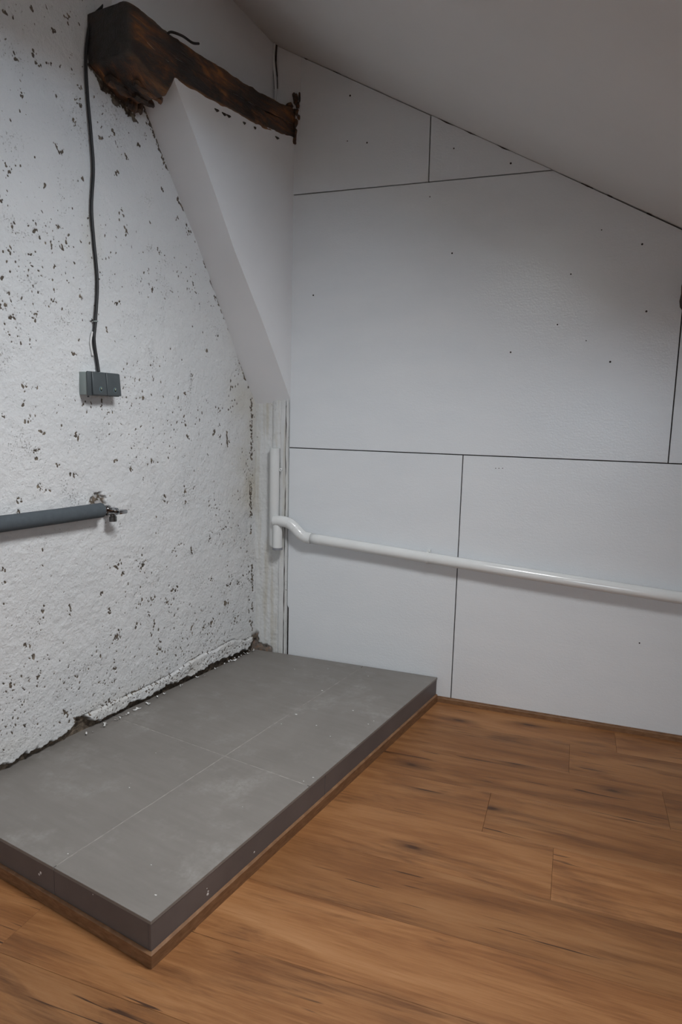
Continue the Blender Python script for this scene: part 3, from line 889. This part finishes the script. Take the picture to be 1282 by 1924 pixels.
# ------------------------------------------------------------------ old beam
def beam():
    root = finish(empty('wooden_beam', LP(0.5, 0.0, 2.62)), None, 'dark rotten timber beam jutting out above the white slope', 'beam')
    inv = -root.location
    st = [  # s, z bottom, z top, o out
        (1.055, 2.668, 2.838, 0.195), (1.02, 2.655, 2.842, 0.203), (0.93, 2.612, 2.842, 0.207), (0.86, 2.600, 2.838, 0.208), (0.82, 2.668, 2.836, 0.205),
        (0.70, 2.674, 2.838, 0.204), (0.60, 2.678, 2.842, 0.206), (0.50, 2.688, 2.850, 0.205), (0.415, 2.696, 2.855, 0.206), (0.30, 2.706, 2.868, 0.205),
        (0.21, 2.714, 2.880, 0.206), (0.10, 2.732, 2.890, 0.205), (0.0, 2.748, 2.905, 0.206), (-0.035, 2.752, 2.91, 0.205)]
    ss = np.linspace(1.055, -0.033, 150)
    a = np.array(st)[::-1]
    zb = np.interp(ss, a[:, 0], a[:, 1]); zt = np.interp(ss, a[:, 0], a[:, 2]); oo = np.interp(ss, a[:, 0], a[:, 3])
    nseg = 56
    P = np.zeros((len(ss) + 4, nseg + 1, 3)); wear = np.zeros((len(ss) + 4, nseg + 1)); cut = np.zeros_like(wear)
    for i in range(len(ss) + 4):
        k = min(max(i - 4, 0), len(ss) - 1)
        s = ss[k]
        shrink = 1.0 if i >= 4 else [0.0, 0.45, 0.85, 0.97][i]
        zc, hc = (zb[k] + zt[k]) / 2, (zt[k] - zb[k]) / 2
        oc, ho = (oo[k] - 0.03) / 2, (oo[k] + 0.03) / 2
        for j in range(nseg + 1):
            t = 2 * math.pi * j / nseg
            c, sn = math.cos(t), math.sin(t)
            ex = 0.28
            u = math.copysign(abs(c) ** ex, c); w = math.copysign(abs(sn) ** ex, sn)
            nn = 0.006 * float(fbm(np.array([s]), np.array([j / nseg * 1.2]), 7, 3, 201)[0]) + 0.003 * float(fbm(np.array([s]), np.array([j / nseg * 1.2]), 26, 2, 205)[0])
            p = LP(s + (0.006 if i < 4 else 0) * (1 - shrink) , oc + (ho + nn) * u * shrink, zc + (hc + nn) * w * shrink)
            P[i, j] = p + inv
            wear[i, j] = (max(0, 1 - abs((j / nseg) - 0.875) * 14) * (1 if s < 0.83 else 0.25) + max(0, 1 - abs(j / nseg - 0.125) * 12) * 0.25) * (0.4 + 0.9 * (float(fbm(np.array([s]), np.array([j * .3]), 6, 2, 211)[0]) + .5))
            cut[i, j] = (1.0 if i < 5 else max(0.0, 1 - (i - 4) * 0.25)) * 0.9
    body = grid_mesh('beam_body', P, BEAM, {'wear': np.clip(wear, 0, 1), 'cut': cut}, root)
    # jagged shards broken off the near underside
    rr = random.Random(8)
    for (s, o, z, ln, w_, h_) in [(0.90, 0.135, 2.607, 0.15, 0.035, 0.020), (0.93, 0.050, 2.618, 0.17, 0.040, 0.028), (0.865, 0.030, 2.592, 0.08, 0.030, 0.034), (0.87, 0.085, 2.600, 0.10, 0.030, 0.016)]:
        bm = bmesh.new()
        rows_ = []
        for k in range(10):
            t_ = k / 9
            q = (0.35 + 0.65 * math.sin(math.pi * (0.25 + 0.6 * t_))) * (0.75 + 0.5 * rr.random())
            cc = (s + ln * (0.5 - t_), o + 0.006 * rr.uniform(-1, 1), z)
            rows_.append([bm.verts.new(LP(cc[0], cc[1] + du * w_ * 0.5 * q * rr.uniform(.8, 1.1), cc[2] + dv * h_ * q * rr.uniform(.7, 1.1)) + inv) for du, dv in ((-1, 1), (-0.8, -0.2), (0.1, -0.7), (0.9, -0.1), (1, 1))])
        for k in range(9):
            for m_ in range(5):
                bm.faces.new((rows_[k][m_], rows_[k][(m_ + 1) % 5], rows_[k + 1][(m_ + 1) % 5], rows_[k + 1][m_]))
        bm.faces.new(rows_[0]); bm.faces.new(rows_[-1][::-1])
        obj_bm('splinter', bm, BEAM, root)
    # crumbling wood and plaster bed where the beam enters the corner
    bm = bmesh.new()
    rr = random.Random(11)
    for (x, z, w, h) in [(0.010, 2.945, .013, .024), (0.003, 2.968, .010, .012), (0.030, 2.955, .004, .020), (0.022, 2.918, .011, .015), (0.012, 2.888, .013, .018), (0.029, 2.862, .006, .011), (0.012, 2.838, .010, .021), (0.009, 2.792, .010, .024), (0.006, 2.755, .010, .016), (-0.02, 2.92, .018, .016), (-0.10, 2.925, .018, .020), (-0.075, 2.915, .012, .012)]:
        n = 11
        pts = []
        for k in range(n):
            a_ = 2 * math.pi * k / n
            q = 0.65 + 0.6 * rr.random()
            pts.append((x + w * q * math.cos(a_), z + h * q * math.sin(a_)))
        fr = [bm.verts.new(Vector((px, -0.006 - 0.004 * rr.random(), pz)) + inv) for px, pz in pts]
        bk = [bm.verts.new(Vector((px, 0.006, pz)) + inv) for px, pz in pts]
        c = bm.verts.new(Vector((x, -0.014, z)) + inv)
        for k in range(n):
            bm.faces.new((fr[k], fr[(k + 1) % n], c)); bm.faces.new((fr[k], bk[k], bk[(k + 1) % n], fr[(k + 1) % n]))
    obj_bm('crumbled_end', bm, BEAM, root)
    bm = bmesh.new()
    for (s, z, w) in [(0.57, 2.668, .014), (0.52, 2.672, .016), (0.49, 2.676, .014), (0.38, 2.690, .010), (0.30, 2.700, .008), (0.12, 2.722, .016)]:
        bm_tube(bm, [LP(s + w, 0.201, z - .002) + inv, LP(s, 0.203, z - .005) + inv, LP(s - w, 0.201, z) + inv], [0.002, 0.006, 0.002], 8)
    obj_bm('chipped_edge', bm, DARKGAP, root)
    # bent strip of iron on the top edge
    bm = bmesh.new()
    bm_tube(bm, smooth_path([LP(0.86, 0.200, 2.815) + inv, LP(0.845, 0.207, 2.829) + inv, LP(0.79, 0.213, 2.840) + inv, LP(0.735, 0.214, 2.842) + inv, LP(0.695, 0.212, 2.858) + inv], 5), 0.0048, 8)
    obj_bm('bent_nail', bm, IRON, root, True)
    return root
beam()

# stub of a second timber in the boards, right edge
def stub():
    root = finish(empty('beam_stub', (1.90, 0.0, 1.88)), None, 'brown timber stub let into the white boards, right edge', 'beam')
    bm = bmesh.new()
    rr = random.Random(3)
    poly = [(-0.110, 0.030), (-0.114, 0.055), (-0.110, 0.085), (-0.112, 0.115), (-0.106, 0.150), (-0.07, 0.158), (0.0, 0.155), (0.07, 0.16), (0.105, 0.152), (0.108, 0.09), (0.104, 0.03), (0.098, -0.004), (0.05, -0.01), (-0.01, -0.002), (-0.06, -0.008), (-0.092, 0.006)]
    a_ = [bm.verts.new((x, 0.0, z)) for x, z in poly]
    b_ = [bm.verts.new((x * 0.96 + 0.004, -0.05 - 0.01 * rr.random(), z * 0.96 + 0.002)) for x, z in poly]
    bm.faces.new(b_)
    for k in range(len(poly)): bm.faces.new((a_[k], a_[(k + 1) % len(poly)], b_[(k + 1) % len(poly)], b_[k]))
    obj_bm('timber', bm, BEAM, root)
    return root
stub()

# ------------------------------------------------------------------ left wall fittings (local x = -s, local y = -o)
def left_empty(name, s, z, label, cat):
    return finish(empty(name, LP(s, 0, z), LROT), None, label, cat)

# black cable from the beam down to the box
pts = [(0.93, 0.075, 3.06), (0.96, 0.070, 2.99), (0.985, 0.060, 2.925), (1.015, 0.040, 2.873), (1.045, 0.012, 2.822), (1.065, 0.010, 2.75), (1.076, 0.010, 2.662), (1.073, 0.010, 2.556), (1.061, 0.010, 2.415), (1.055, 0.010, 2.305), (1.068, 0.010, 2.169), (1.062, 0.010, 2.056), (1.050, 0.010, 1.904), (1.064, 0.010, 1.755), (1.073, 0.010, 1.683), (1.062, 0.012, 1.60), (1.060, 0.016, 1.566)]
t = left_empty('power_cable', 1.06, 1.57, 'black cable hanging down the plaster wall to the grey box', 'cable')
bm = bmesh.new()
bm_tube(bm, smooth_path([(-(s - 1.06), -o_, z - 1.57) for s, o_, z in pts], 8), 0.0062, 12)
obj_bm('sheath', bm, CABLE, t, True)
bm = bmesh.new()
bm_tube(bm, smooth_path([(-(s - 1.06), -o_, z - 1.57) for s, o_, z in [(1.076, 0.006, 1.715), (1.086, 0.006, 1.675), (1.078, 0.006, 1.625)]], 6), 0.004, 8)
obj_bm('filler', bm, FLAKE, t, True)
c = left_empty('cable_clip', 1.064, 1.755, 'small white nail clip holding the black cable', 'clip')
bm = bmesh.new()
bm_tube(bm, [(0.0065 * math.cos(a) * 1.25, -0.010 - 0.0075 * math.sin(a), 0.001 * math.cos(a)) for a in np.linspace(-0.5, math.pi + .3, 14)], 0.0028, 8)
obj_bm('hook', bm, BOX_LIGHT, c, True)
bm = bmesh.new()
bm_tube(bm, [(-0.010, 0.0, 0.001), (-0.013, -0.009, 0.003), (-0.020, -0.012, 0.006)], [0.003, 0.003, 0.002], 8)
obj_bm('nail', bm, CHROME_DULL, c, True)

# grey double box
b = left_empty('electrical_box', 1.058, 1.473, 'grey surface-mounted electrical box with two slate covers on plaster wall', 'electrical box')
bm = bmesh.new(); bm_box(bm, -0.083, 0.070, -0.040, 0.004, 0.002, 0.088, 0.003, 2)
auto_smooth(obj_bm('housing', bm, BOX_LIGHT, b))
bm = bmesh.new(); bm_box(bm, -0.084, 0.071, -0.048, -0.040, 0.0, 0.090, 0.003, 2)
auto_smooth(obj_bm('front_frame', bm, BOX_DARK, b))
for x0, x1 in ((-0.067, -0.001), (0.001, 0.0705)):
    bm = bmesh.new()
    bm_box(bm, x0, x1, -0.0585, -0.047, 0.003, 0.0885, 0.0035, 3)
    for v in bm.verts:
        if v.co.y < -0.053:
            v.co.y += 0.006 * max(0, (v.co.z - 0.045) / 0.045) - 0.002 * max(0, (0.045 - v.co.z) / 0.045)
    cv = auto_smooth(obj_bm('cover', bm, BOX_DARK, b))
    cx, cz_, yy = (x0 + x1) / 2 + 0.003, 0.0245, -0.0597
    def oval(rx, rz, y, th, dz=0, rev=False):
        bm = bmesh.new()
        fr = [bm.verts.new((cx + rx * math.cos(2 * math.pi * k / 24), y - th, cz_ + dz + rz * math.sin(2 * math.pi * k / 24))) for k in range(24)]
        bk = [bm.verts.new((v.co.x, y + .003, v.co.z)) for v in fr]
        bm.faces.new(fr)
        for k in range(24): bm.faces.new((fr[k], fr[(k + 1) % 24], bk[(k + 1) % 24], bk[k]))
        return bm
    e = obj_bm('emblem', oval(0.0070, 0.0098, yy, 0.0004), EMB_RIM, cv)
    obj_bm('emblem', oval(0.0058, 0.0086, yy, 0.0008), EMB_IN, cv)
    obj_bm('emblem', oval(0.0024, 0.0040, yy, 0.0012, 0.0035), EMB_DROP, cv)
bm = bmesh.new(); bm_tube(bm, [(-0.079, -0.043, -0.001), (-0.079, -0.043, -0.007)], 0.0035, 8)
obj_bm('drain_plug', bm, CABLE, b)

# foam sleeved water pipe and angle valve
g = left_empty('insulated_pipe', 1.088, 1.031, 'water pipe in grey foam sleeve running along the plaster wall', 'pipe')
bm = bmesh.new()
xs = np.linspace(0.0, -3.9, 60)
bm_tube(bm, [(0.0025, -0.042, 0.0)] + [(x, -0.042 - 0.002 * math.sin(x * 5), 0.001 * math.sin(x * 7)) for x in xs], [0.024] + [0.0285] * 60, 28)
auto_smooth(obj_bm('foam_sleeve', bm, FOAM, g), 50)
bm = bmesh.new(); bm_tube(bm, smooth_path([(-0.02, -0.042, 0), (0.012, -0.040, -0.001), (0.028, -0.030, -0.002), (0.034, -0.012, -0.002), (0.034, 0.02, -0.002)], 5), 0.0085, 12)
obj_bm('pipe_bend', bm, COPPER, g, True)
v = left_empty('angle_valve', 1.036, 1.022, 'small chrome valve sticking out of the plaster beside the foam sleeve', 'valve')
v.scale = (1.25, 1.12, 1.3)
bm = bmesh.new()
bm_tube(bm, [(0, 0.02, 0), (0, -0.012, 0), (0, -0.013, 0), (0, -0.020, 0), (0, -0.021, 0), (0, -0.045, 0), (0.001, -0.060, 0)], [0.009, 0.009, 0.0165, 0.0165, 0.0115, 0.0125, 0.0115], 20)
auto_smooth(obj_bm('valve_body', bm, CHROME, v))
bm = bmesh.new()
bm_tube(bm, [(0, -0.0235, 0), (0, -0.030, 0)], 0.0145, 6)
obj_bm('hex_nut', bm, CHROME, v)
bm = bmesh.new()
bm_tube(bm, [(0.001, -0.055, 0), (0.001, -0.064, 0), (0.001, -0.068, 0)], [0.007, 0.007, 0.006], 12)
bm_box(bm, -0.012, 0.022, -0.092, -0.067, -0.0065, 0.0065, 0.004, 2)
auto_smooth(obj_bm('handle', bm, CHROME, v))
bm = bmesh.new()
bm_tube(bm, [(0, -0.043, 0), (0, -0.043, -0.016), (0, -0.043, -0.017), (0, -0.043, -0.032), (0, -0.043, -0.032), (0, -0.043, -0.022)], [0.009, 0.009, 0.0125, 0.0125, 0.0085, 0.008], 18)
auto_smooth(obj_bm('outlet', bm, CHROME_DULL, v))

# ------------------------------------------------------------------ white waste pipe
w = finish(empty('waste_pipe', (-0.074, -0.03, 0.69)), None, 'white plastic waste pipe with branch running along the board wall', 'pipe')
def WV(*p): return Vector(p) - Vector((-0.074, -0.03, 0.69))
bm = bmesh.new(); bm_tube(bm, [WV(-0.0745, -0.018, 1.247), WV(-0.0745, -0.018, 0.735), WV(-0.071, -0.018, 0.722)], [0.0265, 0.0265, 0.018], 28)
auto_smooth(obj_bm('upright', bm, PVC, w), 50)
bm = bmesh.new(); bm_tube(bm, [WV(-0.036, -0.045, 0.868), WV(-0.040, -0.045, 0.845), WV(-0.040, -0.045, 0.722)], [0.018, 0.0255, 0.0255], 28)
auto_smooth(obj_bm('branch', bm, PVC, w), 50)
bm = bmesh.new(); bm_tube(bm, [WV(-0.040, -0.045, 0.724), WV(-0.040, -0.045, 0.712)], 0.0272, 28)
auto_smooth(obj_bm('end_ring', bm, PVC_GREY, w), 50)
bm = bmesh.new()
path = smooth_path([WV(-0.058, -0.050, 0.866), WV(-0.02, -0.052, 0.868), WV(0.022, -0.052, 0.862), WV(0.052, -0.050, 0.845), WV(0.085, -0.047, 0.812), WV(0.115, -0.045, 0.793), WV(0.150, -0.044, 0.788)], 6)
bm_tube(bm, path, [0.0275] * 6 + [0.0285] * (len(path) - 12) + [0.0300] * 6, 28)
auto_smooth(obj_bm('elbow', bm, PVC, w), 50)
for q, d in (((0.028, -0.052, 0.861), (0.9, 0, -0.28)), ((0.062, -0.0495, 0.836), (.75, 0, -.65)), ((0.092, -0.0465, 0.807), (0.8, 0, -0.55))):
    d = Vector(d).normalized() * 0.0011
    bm = bmesh.new(); bm_tube(bm, [WV(*q) - d, WV(*q) + d], 0.0293, 28)
    obj_bm('seam_ring', bm, PVC, w, True)
bm = bmesh.new()
run = [(0.147, -0.044, 0.7885)] + [(x, -0.044 + 0.002 * math.sin(x * 3), 0.7885 - (x - 0.147) * 0.0665 - 0.004 * math.sin((x - 0.147) * 1.79)) for x in np.linspace(0.2, 3.3, 40)]
bm_tube(bm, [WV(*q) for q in run], 0.0268, 28)
obj_bm('run', bm, PVC, w, True)
for xq in (0.770, 2.35):
    zq = 0.7885 - (xq - 0.147) * 0.0665 - 0.004 * math.sin((xq - 0.147) * 1.79)
    bm = bmesh.new()
    prof = []
    n = 20
    for yy in (-0.006, 0.006):
        ring = []
        for k in range(n + 1):
            a = math.radians(-38 + 256 * k / n)
            a = math.radians(50) + (math.radians(260)) * k / n
            ring.append((0.0305 * math.sin(a) * 0 + yy, -0.044 + 0.0300 * math.cos(a), zq + 0.0300 * math.sin(a)))
        prof.append(ring)
    for k in range(n):
        A0, A1, B0, B1 = prof[0][k], prof[0][k + 1], prof[1][k], prof[1][k + 1]
        bm.faces.new([bm.verts.new(WV(xq + p[0], p[1], p[2])) for p in (A0, A1, B1, B0)])
    bm_box(bm, *(lambda c: (c.x - .006, c.x + .006, c.y - .016, c.y + .018, c.z - .034, c.z - .028))(WV(xq, -0.018, zq)))
    bm_box(bm, *(lambda c: (c.x - .008, c.x + .008, c.y - .006, c.y + .018, c.z + .022, c.z + .036))(WV(xq, -0.018, zq)))
    obj_bm('pipe_clamp', bm, PVC, w)
bm = bmesh.new()
bm_tube(bm, [WV(-0.0385 + 0.0062 * math.cos(a), -0.022, 1.135 + 0.0062 * math.sin(a)) for a in np.linspace(0, 2 * math.pi, 20)], 0.0026, 8, False)
bm_tube(bm, [WV(-0.0385, -0.020, 1.135), WV(-0.0385, 0.008, 1.135)], 0.0028, 8)
bm_tube(bm, [WV(-0.0445, -0.020, 1.135), WV(-0.052, -0.018, 1.135)], 0.003, 8)
obj_bm('screw_eye', bm, PVC, w, True)

# painted cord in the corner above the beam
k = finish(empty('painted_cord', (-0.098, 0.0, 2.92)), None, 'pale painted cord in the upper corner above the beam', 'cord')
bm = bmesh.new()
bm_tube(bm, smooth_path([(-0.006, -0.006, 0.295), (-0.010, -0.008, 0.22), (-0.002, -0.008, 0.14), (0.001, -0.006, 0.06), (-0.006, -0.004, 0.0), (-0.012, -0.004, -0.03)], 6), 0.0055, 10)
obj_bm('cord', bm, DRYWALL, k, True)
for dx in (-0.0085, 0.0085):
    bm = bmesh.new()
    bm_tube(bm, smooth_path([(-0.006 + dx, -0.001, 0.295), (-0.010 + dx, -0.001, 0.22), (-0.002 + dx, -0.001, 0.15), (0.000 + dx, 0.001, 0.09)], 6), [0.0045] * 7 + [0.0035] * 6 + [0.002] * 6, 8)
    obj_bm('shaded_gap', bm, DARKGAP, k, True)  # dark strips beside the cord: its shadow and the gap, put in as colour

# curled paint flakes along the foot of the plaster wall
bm = bmesh.new()
rr = random.Random(21)
for n in range(46):
    s = 0.02 + 1.2 * rr.random()
    c = LP(s, 0.012 + 0.022 * rr.random(), PLAT_H + 0.002 + 0.004 * rr.random())
    L, W_, a = 0.004 + 0.009 * rr.random(), 0.002 + 0.002 * rr.random(), rr.random() * 6.3
    ux, uy = math.cos(a), math.sin(a)
    v4 = [bm.verts.new(c + Vector((ux * L * i - uy * W_ * j, uy * L * i + ux * W_ * j, 0.004 * (i * i) + 0.002 * j * rr.random()))) for i, j in ((-1, -1), (0, -1), (1, -1), (1, 1), (0, 1), (-1, 1))]
    bm.faces.new((v4[0], v4[1], v4[4], v4[5])); bm.faces.new((v4[1], v4[2], v4[3], v4[4]))
fl = obj_bm('paint_flakes', bm, FLAKE)
finish(fl, 'stuff', 'curled white paint flakes along the foot of the plaster wall', 'paint flakes')
